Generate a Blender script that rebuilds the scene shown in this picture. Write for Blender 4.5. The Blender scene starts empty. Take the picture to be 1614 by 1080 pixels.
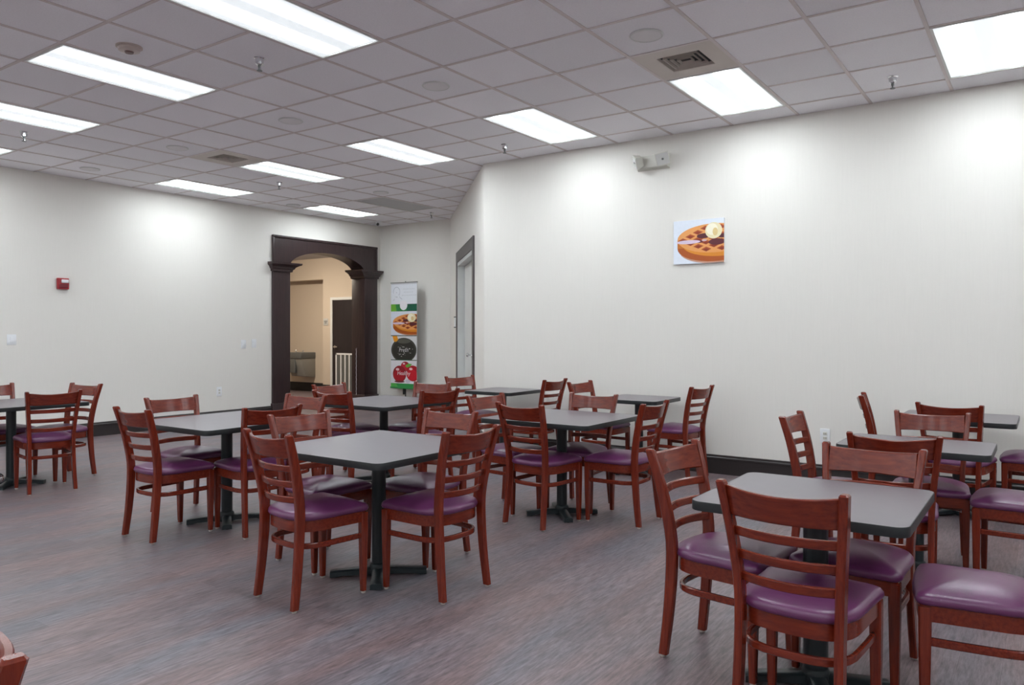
import bpy, bmesh, math, random
from mathutils import Vector, Matrix
random.seed(7)
R = math.radians
scene = bpy.context.scene
COL = scene.collection

# ---------------------------------------------------------------- camera, world, exposure
CAM_Z = 1.36
YAW = 0.6016
FPX = 1205.05
cam_data = bpy.data.cameras.new('camera')
cam = bpy.data.objects.new('camera', cam_data)
COL.objects.link(cam)
cam.location = (0, 0, CAM_Z)
cam.rotation_euler = (R(90), 0, YAW)
cam_data.sensor_width = 36.0
cam_data.lens = FPX / 1614 * 36
cam_data.shift_x = -(824.13 - 807) / 1614
cam_data.shift_y = -(540 - 523.69) / 1614
cam_data.clip_start = 0.05
scene.camera = cam

world = bpy.data.worlds.new('world')
scene.world = world
world.use_nodes = True
world.node_tree.nodes['Background'].inputs[0].default_value = (0.5, 0.53, 0.6, 1)
world.node_tree.nodes['Background'].inputs[1].default_value = 0.05

scene.view_settings.view_transform = 'Standard'
scene.view_settings.look = 'None'
scene.view_settings.gamma = 1.0
scene.view_settings.use_curve_mapping = False
scene.view_settings.exposure = 0.0
LENS_BRIGHT = 28.5       # radiance of the troffer lens over a tube
LENS_DIM = 0.74          # radiance of the lens between the tubes

# ---------------------------------------------------------------- room figures
T = 0.6096               # ceiling module
CEIL = CAM_Z + 3.2239 * T
GI, GJ = 6.1094, 8.055   # ceiling grid origin
def gy(i): return (i + GI) * T
def gx(j): return (j - GJ) * T
XL = -10.24              # left wall
YR = 7.12                # right wall (with the picture)
YF = 10.23               # short far wall
DC = 1.68                # diagonal wall X + Y = DC
XE, YB = 5.2, -4.6       # unseen walls behind the camera
TT = 0.73                # table height

# ---------------------------------------------------------------- helpers
def tag(o, label=None, cat=None, group=None, kind=None):
    if label: o['label'] = label
    if cat: o['category'] = cat
    if group: o['group'] = group
    if kind: o['kind'] = kind
    return o

def link(o, parent=None):
    COL.objects.link(o)
    if parent is not None: o.parent = parent
    return o

def empty(name, loc=(0, 0, 0), rz=0.0):
    o = bpy.data.objects.new(name, None)
    o.empty_display_size = 0.1
    o.location = loc
    o.rotation_euler = (0, 0, rz)
    return link(o)

def make_mesh(name, V, F, mats, smooth=None, fm=None):
    me = bpy.data.meshes.new(name)
    me.from_pydata([tuple(v) for v in V], [], F)
    if not isinstance(mats, (list, tuple)): mats = [mats]
    for m in mats: me.materials.append(m)
    if fm: me.polygons.foreach_set('material_index', fm)
    bm = bmesh.new(); bm.from_mesh(me)
    bmesh.ops.recalc_face_normals(bm, faces=bm.faces)
    bm.to_mesh(me); bm.free()
    if smooth:
        me.polygons.foreach_set('use_smooth', [True] * len(me.polygons))
        me.set_sharp_from_angle(angle=R(smooth))
    me.update()
    return me

class MB:
    """collects shapes of ONE piece"""
    def __init__(s): s.v, s.f = [], []
    def add(s, V, F):
        n = len(s.v); s.v += [tuple(v) for v in V]; s.f += [tuple(i + n for i in f) for f in F]; return s
    def box(s, a, b, M=None):
        x0, y0, z0 = a; x1, y1, z1 = b
        V = [(x0,y0,z0),(x1,y0,z0),(x1,y1,z0),(x0,y1,z0),(x0,y0,z1),(x1,y0,z1),(x1,y1,z1),(x0,y1,z1)]
        if M: V = [M @ Vector(v) for v in V]
        return s.add(V, [(0,3,2,1),(4,5,6,7),(0,1,5,4),(1,2,6,5),(2,3,7,6),(3,0,4,7)])
    def loft(s, rings, cap=True):
        n = len(rings[0]); V = [p for r in rings for p in r]; F = []
        for k in range(len(rings) - 1):
            for i in range(n):
                j = (i + 1) % n
                F.append((k*n+i, k*n+j, (k+1)*n+j, (k+1)*n+i))
        if cap:
            F.append(tuple(range(n))); F.append(tuple((len(rings)-1)*n + i for i in range(n)))
        return s.add(V, F)
    def lathe(s, prof, c=(0, 0, 0), seg=24, cap=True):
        rings = [[(c[0]+r*math.cos(2*math.pi*i/seg), c[1]+r*math.sin(2*math.pi*i/seg), c[2]+z) for i in range(seg)] for r, z in prof]
        return s.loft(rings, cap)
    def prism(s, poly, z0, z1):
        return s.loft([[(x, y, z0) for x, y in poly], [(x, y, z1) for x, y in poly]])
    def xform(s, M):
        s.v = [tuple(M @ Vector(v)) for v in s.v]; return s
    def mesh(s, name, mat, smooth=None): return make_mesh(name, s.v, s.f, mat, smooth)
    def obj(s, name, mat, parent=None, smooth=None, bevel=0.0, seg=2):
        me = s.mesh(name, mat, None)
        if bevel:
            bm = bmesh.new(); bm.from_mesh(me)
            ed = [e for e in bm.edges if len(e.link_faces) == 2 and e.calc_face_angle(0) > R(40)]
            bmesh.ops.bevel(bm, geom=ed, offset=bevel, segments=seg, affect='EDGES', profile=0.5, clamp_overlap=True)
            bm.to_mesh(me); bm.free()
            smooth = smooth or 50
        if smooth:
            me.polygons.foreach_set('use_smooth', [True] * len(me.polygons))
            me.set_sharp_from_angle(angle=R(smooth))
        return link(bpy.data.objects.new(name, me), parent)

def struct(o): o['kind'] = 'structure'; return o

def clip(poly, a, b, c):
    """keep a*x + b*y <= c"""
    out = []
    for k in range(len(poly)):
        p, q = poly[k], poly[(k + 1) % len(poly)]
        dp, dq = a*p[0]+b*p[1]-c, a*q[0]+b*q[1]-c
        if dp <= 0: out.append(p)
        if (dp < 0 < dq) or (dq < 0 < dp):
            t = dp / (dp - dq); out.append((p[0]+t*(q[0]-p[0]), p[1]+t*(q[1]-p[1])))
    return out

def area(p):
    return abs(sum(p[k][0]*p[(k+1) % len(p)][1] - p[(k+1) % len(p)][0]*p[k][1] for k in range(len(p)))) / 2

# ---------------------------------------------------------------- materials
def new_mat(name):
    m = bpy.data.materials.new(name); m.use_nodes = True
    nt = m.node_tree; b = nt.nodes['Principled BSDF']
    return m, nt, b

def N(nt, t, **kw):
    n = nt.nodes.new(t)
    for k, v in kw.items(): setattr(n, k, v)
    return n

def plain(name, col, rough=0.5, metal=0.0, spec=0.5, var=0.06, scale=6.0, coat=0.0, bump=0.0, bscale=60.0, emit=None, es=0.0):
    m, nt, b = new_mat(name)
    L = nt.links.new
    tc = N(nt, 'ShaderNodeTexCoord')
    no = N(nt, 'ShaderNodeTexNoise'); no.inputs['Scale'].default_value = scale; no.inputs['Detail'].default_value = 3
    L(tc.outputs['Object'], no.inputs['Vector'])
    mx = N(nt, 'ShaderNodeMix', data_type='RGBA')
    mx.inputs[6].default_value = (*[c * (1 - var) for c in col], 1)
    mx.inputs[7].default_value = (*[min(1, c * (1 + var)) for c in col], 1)
    L(no.outputs['Fac'], mx.inputs[0]); L(mx.outputs[2], b.inputs['Base Color'])
    b.inputs['Roughness'].default_value = rough
    b.inputs['Metallic'].default_value = metal
    b.inputs['Specular IOR Level'].default_value = spec
    b.inputs['Coat Weight'].default_value = coat
    b.inputs['Coat Roughness'].default_value = 0.15
    if bump:
        n2 = N(nt, 'ShaderNodeTexNoise'); n2.inputs['Scale'].default_value = bscale; n2.inputs['Detail'].default_value = 4
        L(tc.outputs['Object'], n2.inputs['Vector'])
        bp = N(nt, 'ShaderNodeBump'); bp.inputs['Strength'].default_value = bump; bp.inputs['Distance'].default_value = 0.01
        L(n2.outputs['Fac'], bp.inputs['Height']); L(bp.outputs['Normal'], b.inputs['Normal'])
    if emit:
        b.inputs['Emission Color'].default_value = (*emit, 1); b.inputs['Emission Strength'].default_value = es
    return m

def wood(name, dark, light, stretch=(30, 30, 2.2), rough=0.3, coat=0.25, spec=0.5):
    m, nt, b = new_mat(name); L = nt.links.new
    tc = N(nt, 'ShaderNodeTexCoord'); mp = N(nt, 'ShaderNodeMapping'); mp.inputs['Scale'].default_value = stretch
    L(tc.outputs['Object'], mp.inputs['Vector'])
    no = N(nt, 'ShaderNodeTexNoise'); no.inputs['Scale'].default_value = 2.5; no.inputs['Detail'].default_value = 6; no.inputs['Roughness'].default_value = 0.65
    L(mp.outputs['Vector'], no.inputs['Vector'])
    cr = N(nt, 'ShaderNodeValToRGB'); cr.color_ramp.elements[0].position = 0.3; cr.color_ramp.elements[1].position = 0.72
    cr.color_ramp.elements[0].color = (*dark, 1); cr.color_ramp.elements[1].color = (*light, 1)
    L(no.outputs['Fac'], cr.inputs[0]); L(cr.outputs[0], b.inputs['Base Color'])
    b.inputs['Roughness'].default_value = rough; b.inputs['Coat Weight'].default_value = coat; b.inputs['Coat Roughness'].default_value = 0.2
    b.inputs['Specular IOR Level'].default_value = spec
    return m

def wall_paper(name, col):
    """vinyl wall covering with faint upright fibres"""
    m, nt, b = new_mat(name); L = nt.links.new
    tc = N(nt, 'ShaderNodeTexCoord'); mp = N(nt, 'ShaderNodeMapping'); mp.inputs['Scale'].default_value = (40, 40, 1.5)
    L(tc.outputs['Object'], mp.inputs['Vector'])
    no = N(nt, 'ShaderNodeTexNoise'); no.inputs['Scale'].default_value = 3.0; no.inputs['Detail'].default_value = 5
    L(mp.outputs['Vector'], no.inputs['Vector'])
    mx = N(nt, 'ShaderNodeMix', data_type='RGBA')
    mx.inputs[6].default_value = (*[c * 0.975 for c in col], 1); mx.inputs[7].default_value = (*[min(1, c * 1.025) for c in col], 1)
    L(no.outputs['Fac'], mx.inputs[0]); L(mx.outputs[2], b.inputs['Base Color'])
    bp = N(nt, 'ShaderNodeBump'); bp.inputs['Strength'].default_value = 0.12; bp.inputs['Distance'].default_value = 0.004
    L(no.outputs['Fac'], bp.inputs['Height']); L(bp.outputs['Normal'], b.inputs['Normal'])
    b.inputs['Roughness'].default_value = 0.6; b.inputs['Specular IOR Level'].default_value = 0.3
    return m

def floor_mat():
    m, nt, b = new_mat('vinyl_plank'); L = nt.links.new
    tc = N(nt, 'ShaderNodeTexCoord')
    mp = N(nt, 'ShaderNodeMapping'); mp.inputs['Rotation'].default_value = (0, 0, R(90))
    L(tc.outputs['Object'], mp.inputs['Vector'])
    br = N(nt, 'ShaderNodeTexBrick'); br.offset = 0.37; br.inputs['Scale'].default_value = 1.0
    br.inputs['Brick Width'].default_value = 1.22; br.inputs['Row Height'].default_value = 0.152
    br.inputs['Mortar Size'].default_value = 0.0009; br.inputs['Mortar Smooth'].default_value = 0.2; br.inputs['Bias'].default_value = 0.0
    br.inputs['Color1'].default_value = (0.148, 0.127, 0.134, 1); br.inputs['Color2'].default_value = (0.186, 0.161, 0.169, 1)
    br.inputs['Mortar'].default_value = (0.105, 0.088, 0.092, 1)
    L(mp.outputs['Vector'], br.inputs['Vector'])
    m2 = N(nt, 'ShaderNodeMapping'); m2.inputs['Scale'].default_value = (22, 2.6, 1)
    L(tc.outputs['Object'], m2.inputs['Vector'])
    gr = N(nt, 'ShaderNodeTexNoise'); gr.inputs['Scale'].default_value = 3.2; gr.inputs['Detail'].default_value = 7; gr.inputs['Roughness'].default_value = 0.7
    L(m2.outputs['Vector'], gr.inputs['Vector'])
    m3 = N(nt, 'ShaderNodeMapping'); m3.inputs['Scale'].default_value = (3, 0.5, 1)
    L(tc.outputs['Object'], m3.inputs['Vector'])
    g2 = N(nt, 'ShaderNodeTexNoise'); g2.inputs['Scale'].default_value = 1.6; g2.inputs['Detail'].default_value = 3
    L(m3.outputs['Vector'], g2.inputs['Vector'])
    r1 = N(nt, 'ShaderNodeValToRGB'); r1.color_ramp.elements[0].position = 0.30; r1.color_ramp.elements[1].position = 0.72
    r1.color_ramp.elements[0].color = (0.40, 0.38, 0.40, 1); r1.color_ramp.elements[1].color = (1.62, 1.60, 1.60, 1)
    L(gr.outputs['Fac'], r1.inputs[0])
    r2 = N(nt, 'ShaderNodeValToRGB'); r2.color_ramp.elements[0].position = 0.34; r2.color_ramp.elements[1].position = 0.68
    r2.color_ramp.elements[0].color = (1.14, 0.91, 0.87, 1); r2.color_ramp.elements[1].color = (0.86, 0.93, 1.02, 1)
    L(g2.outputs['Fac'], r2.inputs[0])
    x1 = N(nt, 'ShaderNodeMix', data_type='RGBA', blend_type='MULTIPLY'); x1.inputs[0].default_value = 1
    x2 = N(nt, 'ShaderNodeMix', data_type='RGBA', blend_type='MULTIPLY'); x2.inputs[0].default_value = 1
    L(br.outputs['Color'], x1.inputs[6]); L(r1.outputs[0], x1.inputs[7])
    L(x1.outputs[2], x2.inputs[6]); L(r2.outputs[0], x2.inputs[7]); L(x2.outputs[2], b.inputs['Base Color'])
    rr = N(nt, 'ShaderNodeMapRange'); rr.inputs['To Min'].default_value = 0.36; rr.inputs['To Max'].default_value = 0.52
    L(gr.outputs['Fac'], rr.inputs['Value']); L(rr.outputs[0], b.inputs['Roughness'])
    bp = N(nt, 'ShaderNodeBump'); bp.inputs['Strength'].default_value = 0.10; bp.inputs['Distance'].default_value = 0.003
    L(gr.outputs['Fac'], bp.inputs['Height']); L(bp.outputs['Normal'], b.inputs['Normal'])
    b.inputs['Specular IOR Level'].default_value = 0.6
    return m

def tile_mat():
    m, nt, b = new_mat('mineral_tile'); L = nt.links.new
    tc = N(nt, 'ShaderNodeTexCoord')
    no = N(nt, 'ShaderNodeTexNoise'); no.inputs['Scale'].default_value = 90; no.inputs['Detail'].default_value = 4; no.inputs['Roughness'].default_value = 0.8
    L(tc.outputs['Object'], no.inputs['Vector'])
    cr = N(nt, 'ShaderNodeValToRGB'); cr.color_ramp.elements[0].position = 0.35; cr.color_ramp.elements[1].position = 0.6
    cr.color_ramp.elements[0].color = (0.89, 0.880, 0.915, 1); cr.color_ramp.elements[1].color = (0.95, 0.940, 0.975, 1)
    L(no.outputs['Fac'], cr.inputs[0])
    oi = N(nt, 'ShaderNodeObjectInfo'); hs = N(nt, 'ShaderNodeMapRange'); hs.inputs['To Min'].default_value = 0.95; hs.inputs['To Max'].default_value = 1.05
    L(oi.outputs['Random'], hs.inputs['Value'])
    mx = N(nt, 'ShaderNodeVectorMath', operation='SCALE'); L(cr.outputs[0], mx.inputs[0]); L(hs.outputs[0], mx.inputs['Scale'])
    L(mx.outputs[0], b.inputs['Base Color'])
    bp = N(nt, 'ShaderNodeBump'); bp.inputs['Strength'].default_value = 0.25; bp.inputs['Distance'].default_value = 0.003
    L(no.outputs['Fac'], bp.inputs['Height']); L(bp.outputs['Normal'], b.inputs['Normal'])
    b.inputs['Roughness'].default_value = 0.9; b.inputs['Specular IOR Level'].default_value = 0.15
    return m

def lens_mat():
    """prismatic lens glowing over two tubes that run along Y"""
    m, nt, b = new_mat('lit_lens'); L = nt.links.new
    tc = N(nt, 'ShaderNodeTexCoord'); sx = N(nt, 'ShaderNodeSeparateXYZ'); L(tc.outputs['Object'], sx.inputs[0])
    ab = N(nt, 'ShaderNodeMath', operation='ABSOLUTE'); L(sx.outputs['X'], ab.inputs[0])
    cr = N(nt, 'ShaderNodeValToRGB'); e = cr.color_ramp.elements
    cr.color_ramp.interpolation = 'EASE'
    e[0].position = 0.055; e[0].color = (0.0, 0, 0, 1); e[1].position = 0.11; e[1].color = (1, 1, 1, 1)
    a = e.new(0.165); a.color = (1, 1, 1, 1); c = e.new(0.22); c.color = (0.004, 0.004, 0.004, 1); d = e.new(0.26); d.color = (0, 0, 0, 1)
    L(ab.outputs[0], cr.inputs[0])
    mr = N(nt, 'ShaderNodeMapRange'); mr.inputs['To Min'].default_value = LENS_DIM; mr.inputs['To Max'].default_value = LENS_BRIGHT
    ay_ = N(nt, 'ShaderNodeMath', operation='ABSOLUTE'); L(sx.outputs['Y'], ay_.inputs[0])
    ye = N(nt, 'ShaderNodeMapRange'); ye.interpolation_type = 'SMOOTHSTEP'     # the tubes end short of the lens ends
    ye.inputs['From Min'].default_value = 0.50; ye.inputs['From Max'].default_value = 0.575; ye.inputs['To Min'].default_value = 1; ye.inputs['To Max'].default_value = 0
    L(ay_.outputs[0], ye.inputs['Value'])
    mu = N(nt, 'ShaderNodeMath', operation='MULTIPLY'); L(cr.outputs[0], mu.inputs[0]); L(ye.outputs[0], mu.inputs[1])
    L(mu.outputs[0], mr.inputs['Value'])
    b.inputs['Base Color'].default_value = (0.8, 0.82, 0.84, 1); b.inputs['Roughness'].default_value = 0.4
    b.inputs['Emission Color'].default_value = (0.89, 0.965, 1.0, 1)
    L(mr.outputs[0], b.inputs['Emission Strength'])
    return m

M = {}
M['wall'] = wall_paper('wall_covering', (0.795, 0.768, 0.725))
M['hall'] = wall_paper('hall_covering', (0.62, 0.53, 0.43))
M['tile'] = tile_mat()
M['grid'] = plain('grid_metal', (0.66, 0.59, 0.58), 0.5)
M['slab'] = plain('plenum', (0.45, 0.43, 0.43), 0.9)
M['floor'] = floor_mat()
M['lens'] = lens_mat()
M['deadlens'] = plain('unlit_lens', (0.42, 0.42, 0.43), 0.35)
M['troffer'] = plain('troffer_frame', (0.72, 0.72, 0.70), 0.45)
M['base'] = plain('dark_baseboard', (0.028, 0.022, 0.022), 0.35)
M['espresso'] = wood('espresso_wood', (0.022, 0.011, 0.012), (0.045, 0.022, 0.023), (14, 14, 1.2), 0.38, 0.15)
M['casing'] = plain('brown_grey_paint', (0.085, 0.072, 0.074), 0.45)
M['white'] = plain('white_paint', (0.70, 0.71, 0.70), 0.45)
M['plate'] = plain('white_plastic', (0.82, 0.83, 0.85), 0.35)
M['beige'] = plain('beige_plastic', (0.63, 0.62, 0.56), 0.45)
M['vent'] = plain('vent_paint', (0.60, 0.54, 0.49), 0.5)
M['black'] = plain('dark_void', (0.012, 0.012, 0.013), 0.6)
M['chrome'] = plain('chrome', (0.75, 0.76, 0.78), 0.14, metal=1.0, var=0.02)
M['cherry'] = wood('cherry_wood', (0.100, 0.0100, 0.0042), (0.215, 0.0270, 0.0100), (28, 28, 2.0), 0.26, 0.10, 0.45)
M['cherry_rail'] = wood('cherry_wood_rail', (0.100, 0.0100, 0.0042), (0.215, 0.0270, 0.0100), (2.0, 28, 28), 0.26, 0.10, 0.45)
M['vinyl'] = plain('plum_vinyl', (0.125, 0.028, 0.098), 0.31, var=0.12, scale=9, bump=0.08, bscale=220, spec=0.6)
M['laminate'] = plain('laminate_top', (0.160, 0.142, 0.157), 0.34, var=0.05, scale=14, spec=0.75)
M['edge'] = plain('black_edge_band', (0.014, 0.017, 0.019), 0.38)
M['iron'] = plain('black_iron', (0.014, 0.021, 0.024), 0.34, bump=0.1, bscale=90)
M['glide'] = plain('nylon_glide', (0.45, 0.40, 0.36), 0.5)
M['red'] = plain('red_plastic', (0.33, 0.012, 0.022), 0.35)
M['steel'] = plain('grey_steel', (0.16, 0.17, 0.17), 0.4, metal=0.4)
M['steel_light'] = plain('light_steel', (0.30, 0.30, 0.28), 0.4, metal=0.3)
M['darkdoor'] = wood('dark_door', (0.012, 0.009, 0.012), (0.022, 0.016, 0.020), (14, 14, 1.2), 0.4, 0.1)

_pm = {}
def ink(r, g, b):
    """printed colour given as 0-255"""
    k = (r, g, b)
    if k not in _pm:
        f = lambda c: ((c/255 + 0.055)/1.055)**2.4 if c > 10 else c/255/12.92
        _pm[k] = plain('ink_%d_%d_%d' % k, (f(r), f(g), f(b)), 0.4, var=0.05, scale=30)
    return _pm[k]

# ================================================================= SETTING
# floor
fl = struct(MB().box((-15.7, YB - 0.2, -0.12), (XE + 0.2, 11.9, 0.0)).obj('floor', M['floor']))

# left wall with the archway opening
WT = 0.28
AY0, AY1 = 7.81, 10.12
wl = MB()
wl.box((XL - WT, YB, 0), (XL, AY0 + 0.1, CEIL + 0.15))
wl.box((XL - WT, AY1 - 0.1, 0), (XL, YF + 1.4, CEIL + 0.15))
wl.box((XL - WT, AY0 + 0.1, 2.80), (XL, AY1 - 0.1, CEIL + 0.15))
struct(wl.obj('wall_left', M['wall']))
# short far wall
struct(MB().box((XL, YF, 0), (-8.40, YF + 0.15, CEIL + 0.15)).obj('wall_far', M['wall']))
# right wall
XC = DC - YR            # x of the outside corner
struct(MB().box((XC + 0.0, YR, 0), (XE, YR + 0.15, CEIL + 0.15)).obj('wall_right', M['wall']))
# walls behind the camera
struct(MB().box((XE, YB, 0), (XE + 0.15, YR + 0.15, CEIL + 0.15)).obj('wall_side', M['wall']))
struct(MB().box((XL - WT, YB - 0.15, 0), (XE + 0.15, YB, CEIL + 0.15)).obj('wall_rear', M['wall']))

# diagonal wall; s runs from the far corner to the outside corner, n points into the room
D0 = Vector((DC - YF, YF, 0)); SV = Vector((1, -1, 0)).normalized(); NV = Vector((-1, -1, 0)).normalized()
DM = Matrix((( SV.x, NV.x, 0, D0.x), (SV.y, NV.y, 0, D0.y), (0, 0, 1, 0), (0, 0, 0, 1)))
DLEN = (YF - YR) * math.sqrt(2)
wd = MB()
OS0, OS1, OZ = 1.38, 3.34, 2.42
wd.box((-0.05, -0.16, 0), (OS0, 0, CEIL + 0.15), DM)
wd.box((OS1, -0.16, 0), (DLEN, 0, CEIL + 0.15), DM)
wd.box((OS0, -0.16, OZ), (OS1, 0, CEIL + 0.15), DM)
struct(wd.obj('wall_diagonal', M['wall']))

# double door in the diagonal wall
d1 = struct(empty('door_1'))
cs = MB()
cs.box((OS0 - 0.16, 0.0, 0), (OS0 - 0.02, 0.022, OZ + 0.185), DM)
cs.box((OS1 + 0.02, 0.0, 0), (OS1 + 0.15, 0.022, OZ + 0.185), DM)
cs.box((OS0 - 0.02, 0.0, OZ + 0.02), (OS1 + 0.02, 0.022, OZ + 0.185), DM)
cs.obj('casing', M['casing'], d1)
fr = MB()
fr.box((OS0 - 0.02, -0.14, 0), (OS0 + 0.035, 0.012, OZ + 0.02), DM)
fr.box((OS1 - 0.035, -0.14, 0), (OS1 + 0.02, 0.012, OZ + 0.02), DM)
fr.box((OS0 + 0.035, -0.14, OZ - 0.035), (OS1 - 0.035, 0.012, OZ + 0.02), DM)
fr.obj('door_frame', M['white'], d1)
mid = (OS0 + OS1) / 2
for a, b_, kx in ((OS0 + 0.04, mid - 0.003, mid - 0.08), (mid + 0.003, OS1 - 0.04, mid + 0.55)):
    lf = MB().box((a, -0.14, 0.012), (b_, -0.095, OZ - 0.04), DM).obj('door_leaf', M['white'], d1)
    MB().lathe([(0.012, 0), (0.012, 0.03), (0.028, 0.038), (0.03, 0.055), (0.018, 0.068)], seg=16).xform(DM @ Matrix.Translation((kx, -0.095, 1.03)) @ Matrix.Rotation(R(-90), 4, 'X')).obj('knob', M['chrome'], lf, smooth=40)

# hall behind the archway
HY, HX0, HX1, HC = 11.45, -15.5, XL - WT, 3.0
NX = -13.23
wh = MB()
wh.box((NX, HY, 0), (HX1 + 0.1, HY + 0.15, HC + 0.1))
struct(MB().box((HX0, HY, 2.53), (NX, HY + 0.15, HC + 0.1)).obj('wall_niche_head', M['hall']))
struct(wh.obj('wall_hall', M['hall']))
struct(MB().box((HX0, HY + 0.30, 0), (NX + 0.1, HY + 0.42, HC)).obj('wall_niche', M['hall']))
struct(MB().box((NX, HY + 0.15, 0), (NX + 0.1, HY + 0.30, HC)).obj('wall_niche_side', M['hall']))
we = MB()
we.box((HX0 - 0.12, 6.9, 0), (HX0, HY + 0.42, HC + 0.1))
we.box((HX0, 6.8, 0), (HX1, 6.92, HC + 0.1))
struct(we.obj('wall_hall_end', M['hall']))
struct(MB().box((HX0 - 0.12, 6.8, HC), (HX1, HY + 0.42, HC + 0.1)).obj('ceiling_hall', M['slab']))

# archway: dark wood surround
ar = struct(empty('trim_1', (XL, (AY0 + AY1) / 2, 0)))
PL, PR = 8.15, 9.80
XF = XL + 0.035
def arch_piece(name, mb, bevel=0.0):
    mb.xform(Matrix.Translation((-XL, -(AY0 + AY1) / 2, 0)))
    return mb.obj(name, M['espresso'], ar, bevel=bevel)
for y0, y1, ins in ((AY0, PL, 1), (PR, AY1, -1)):
    p = arch_piece('pilaster', MB().box((XL - WT - 0.02, y0, 0), (XF, y1, 2.40)), 0.004)
    pl = MB().box((XL - WT - 0.03, y0 - 0.015, 0), (XF + 0.02, y1 + 0.015, 0.22))
    pl.xform(Matrix.Translation((-XL, -(AY0 + AY1) / 2, 0))); pl.obj('plinth', M['espresso'], p, bevel=0.004)
    # flaring capital
    prof = [(0.0, 2.335), (0.018, 2.34), (0.022, 2.375), (0.034, 2.385), (0.045, 2.415), (0.075, 2.445), (0.095, 2.455), (0.10, 2.485), (0.0, 2.487)]
    rings = []
    for o_, z in prof:
        yo0, yo1 = min(o_, 0.075) if y0 == AY0 else o_ * 1.7, min(o_, 0.06) if y1 == AY1 else o_ * 1.7
        rings.append([(XL - WT - 0.02, y0 - yo0, z), (XF + o_, y0 - yo0, z), (XF + o_, y1 + yo1, z), (XL - WT - 0.02, y1 + yo1, z)])
    arch_piece('capital', MB().loft(rings))
# arched head panel
ay = (PL + PR) / 2; hw = (PR - PL) / 2
arc = [(ay + hw * math.cos(t), 2.44 + 0.275 * math.sin(t)) for t in [math.pi * k / 28 for k in range(29)]]
V, F = [], []
top = 2.89
for (y, z) in arc: V += [(XF - 0.008, y, z), (XF - 0.008, y, top), (XL - WT - 0.012, y, z), (XL - WT - 0.012, y, top)]
for k in range(28):
    a, c = 4 * k, 4 * k + 4
    F += [(a, a+1, c+1, c), (a+2, c+2, c+3, a+3), (a, c, c+2, a+2), (a+1, a+3, c+3, c+1)]
F += [(0, 2, 3, 1), (112, 113, 115, 114)]
hd = MB().add(V, F)
hd.box((XL - WT - 0.012, AY0 + 0.01, 2.44), (XF - 0.008, PL, top)); hd.box((XL - WT - 0.012, PR, 2.44), (XF - 0.008, AY1 - 0.01, top))
arch_piece('arched_head', hd)
ml = MB()
ml.box((XL, AY0, 2.885), (XF + 0.012, AY1, 2.925)); arch_piece('head_molding', ml, 0.006)
for y in (AY0, AY1 - 0.032):
    arch_piece('side_molding', MB().box((XL, y, 2.487), (XF + 0.006, y + 0.032, 2.885)), 0.005)

# baseboards: board with a moulded cap
def baseboard(name, a, b, n):
    """a -> b along the wall, n = into the room"""
    a, b, n = Vector((*a, 0)), Vector((*b, 0)), Vector((*n, 0))
    prof = [(0, 0), (0.016, 0), (0.016, 0.135), (0.021, 0.142), (0.021, 0.155), (0.010, 0.165), (0.010, 0.178), (0, 0.182)]
    rings = [[tuple(p + n * o + Vector((0, 0, z))) for o, z in prof] for p in (a, b)]
    return struct(MB().loft(rings).obj(name, M['base']))
baseboard('baseboard_left', (XL, YB), (XL, AY0), (1, 0))
baseboard('baseboard_right', (XC, YR), (XE, YR), (0, -1))
baseboard('baseboard_far', (XL + 0.06, YF), (DC - YF, YF), (0, -1))
p0 = D0 + SV * (OS0 - 0.16); p1 = D0 + SV * (OS1 + 0.15); p2 = D0 + SV * DLEN
baseboard('baseboard_diagonal', (D0.x, D0.y), (p0.x, p0.y), (NV.x, NV.y))
baseboard('baseboard_corner', (p1.x, p1.y), (p2.x, p2.y), (NV.x, NV.y))
def hall_base(name, x0, x1, y):
    return struct(MB().box((x0, y - 0.015, 0), (x1, y, 0.2)).obj(name, M['black']))
hall_base('baseboard_hall', NX, -12.97, HY)
hall_base('baseboard_niche', HX0, NX, HY + 0.30)

# dark door at the end of the hall
d2 = struct(empty('door_2', (-12.43, HY, 0)))
df = MB().box((-0.53, -0.03, 0), (-0.465, 0.0, 2.12)).box((0.465, -0.03, 0), (0.53, 0.0, 2.12)).box((-0.465, -0.03, 2.06), (0.465, 0.0, 2.12))
df.obj('door_frame', M['white'], d2)
dl = MB().box((-0.46, -0.015, 0.01), (0.46, 0.0, 2.055)).obj('door_leaf', M['darkdoor'], d2)
MB().lathe([(0.03, 0), (0.03, 0.012), (0.012, 0.016), (0.012, 0.045), (0.0, 0.046)], seg=16).xform(Matrix.Translation((-0.39, -0.015, 1.04)) @ Matrix.Rotation(R(90), 4, 'X')).box((-0.40, -0.07, 1.03), (-0.27, -0.052, 1.052)).obj('handle', M['chrome'], dl)
gv = MB().box((-0.36, -0.03, 0.02), (-0.325, -0.015, 0.90)).box((0.325, -0.03, 0.02), (0.36, -0.015, 0.90)).box((-0.36, -0.03, 0.87), (0.36, -0.015, 0.905)).box((-0.36, -0.03, 0.02), (0.36, -0.015, 0.05)).obj('vent_grille', M['plate'], d2)
for k in range(1, 5):
    x = -0.325 + 0.13 * k
    MB().box((x - 0.016, -0.028, 0.05), (x + 0.016, -0.016, 0.87)).obj('slat', M['plate'], gv)
MB().box((-0.325, -0.017, 0.05), (0.325, -0.0155, 0.87)).obj('backing', M['steel'], gv)

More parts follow.
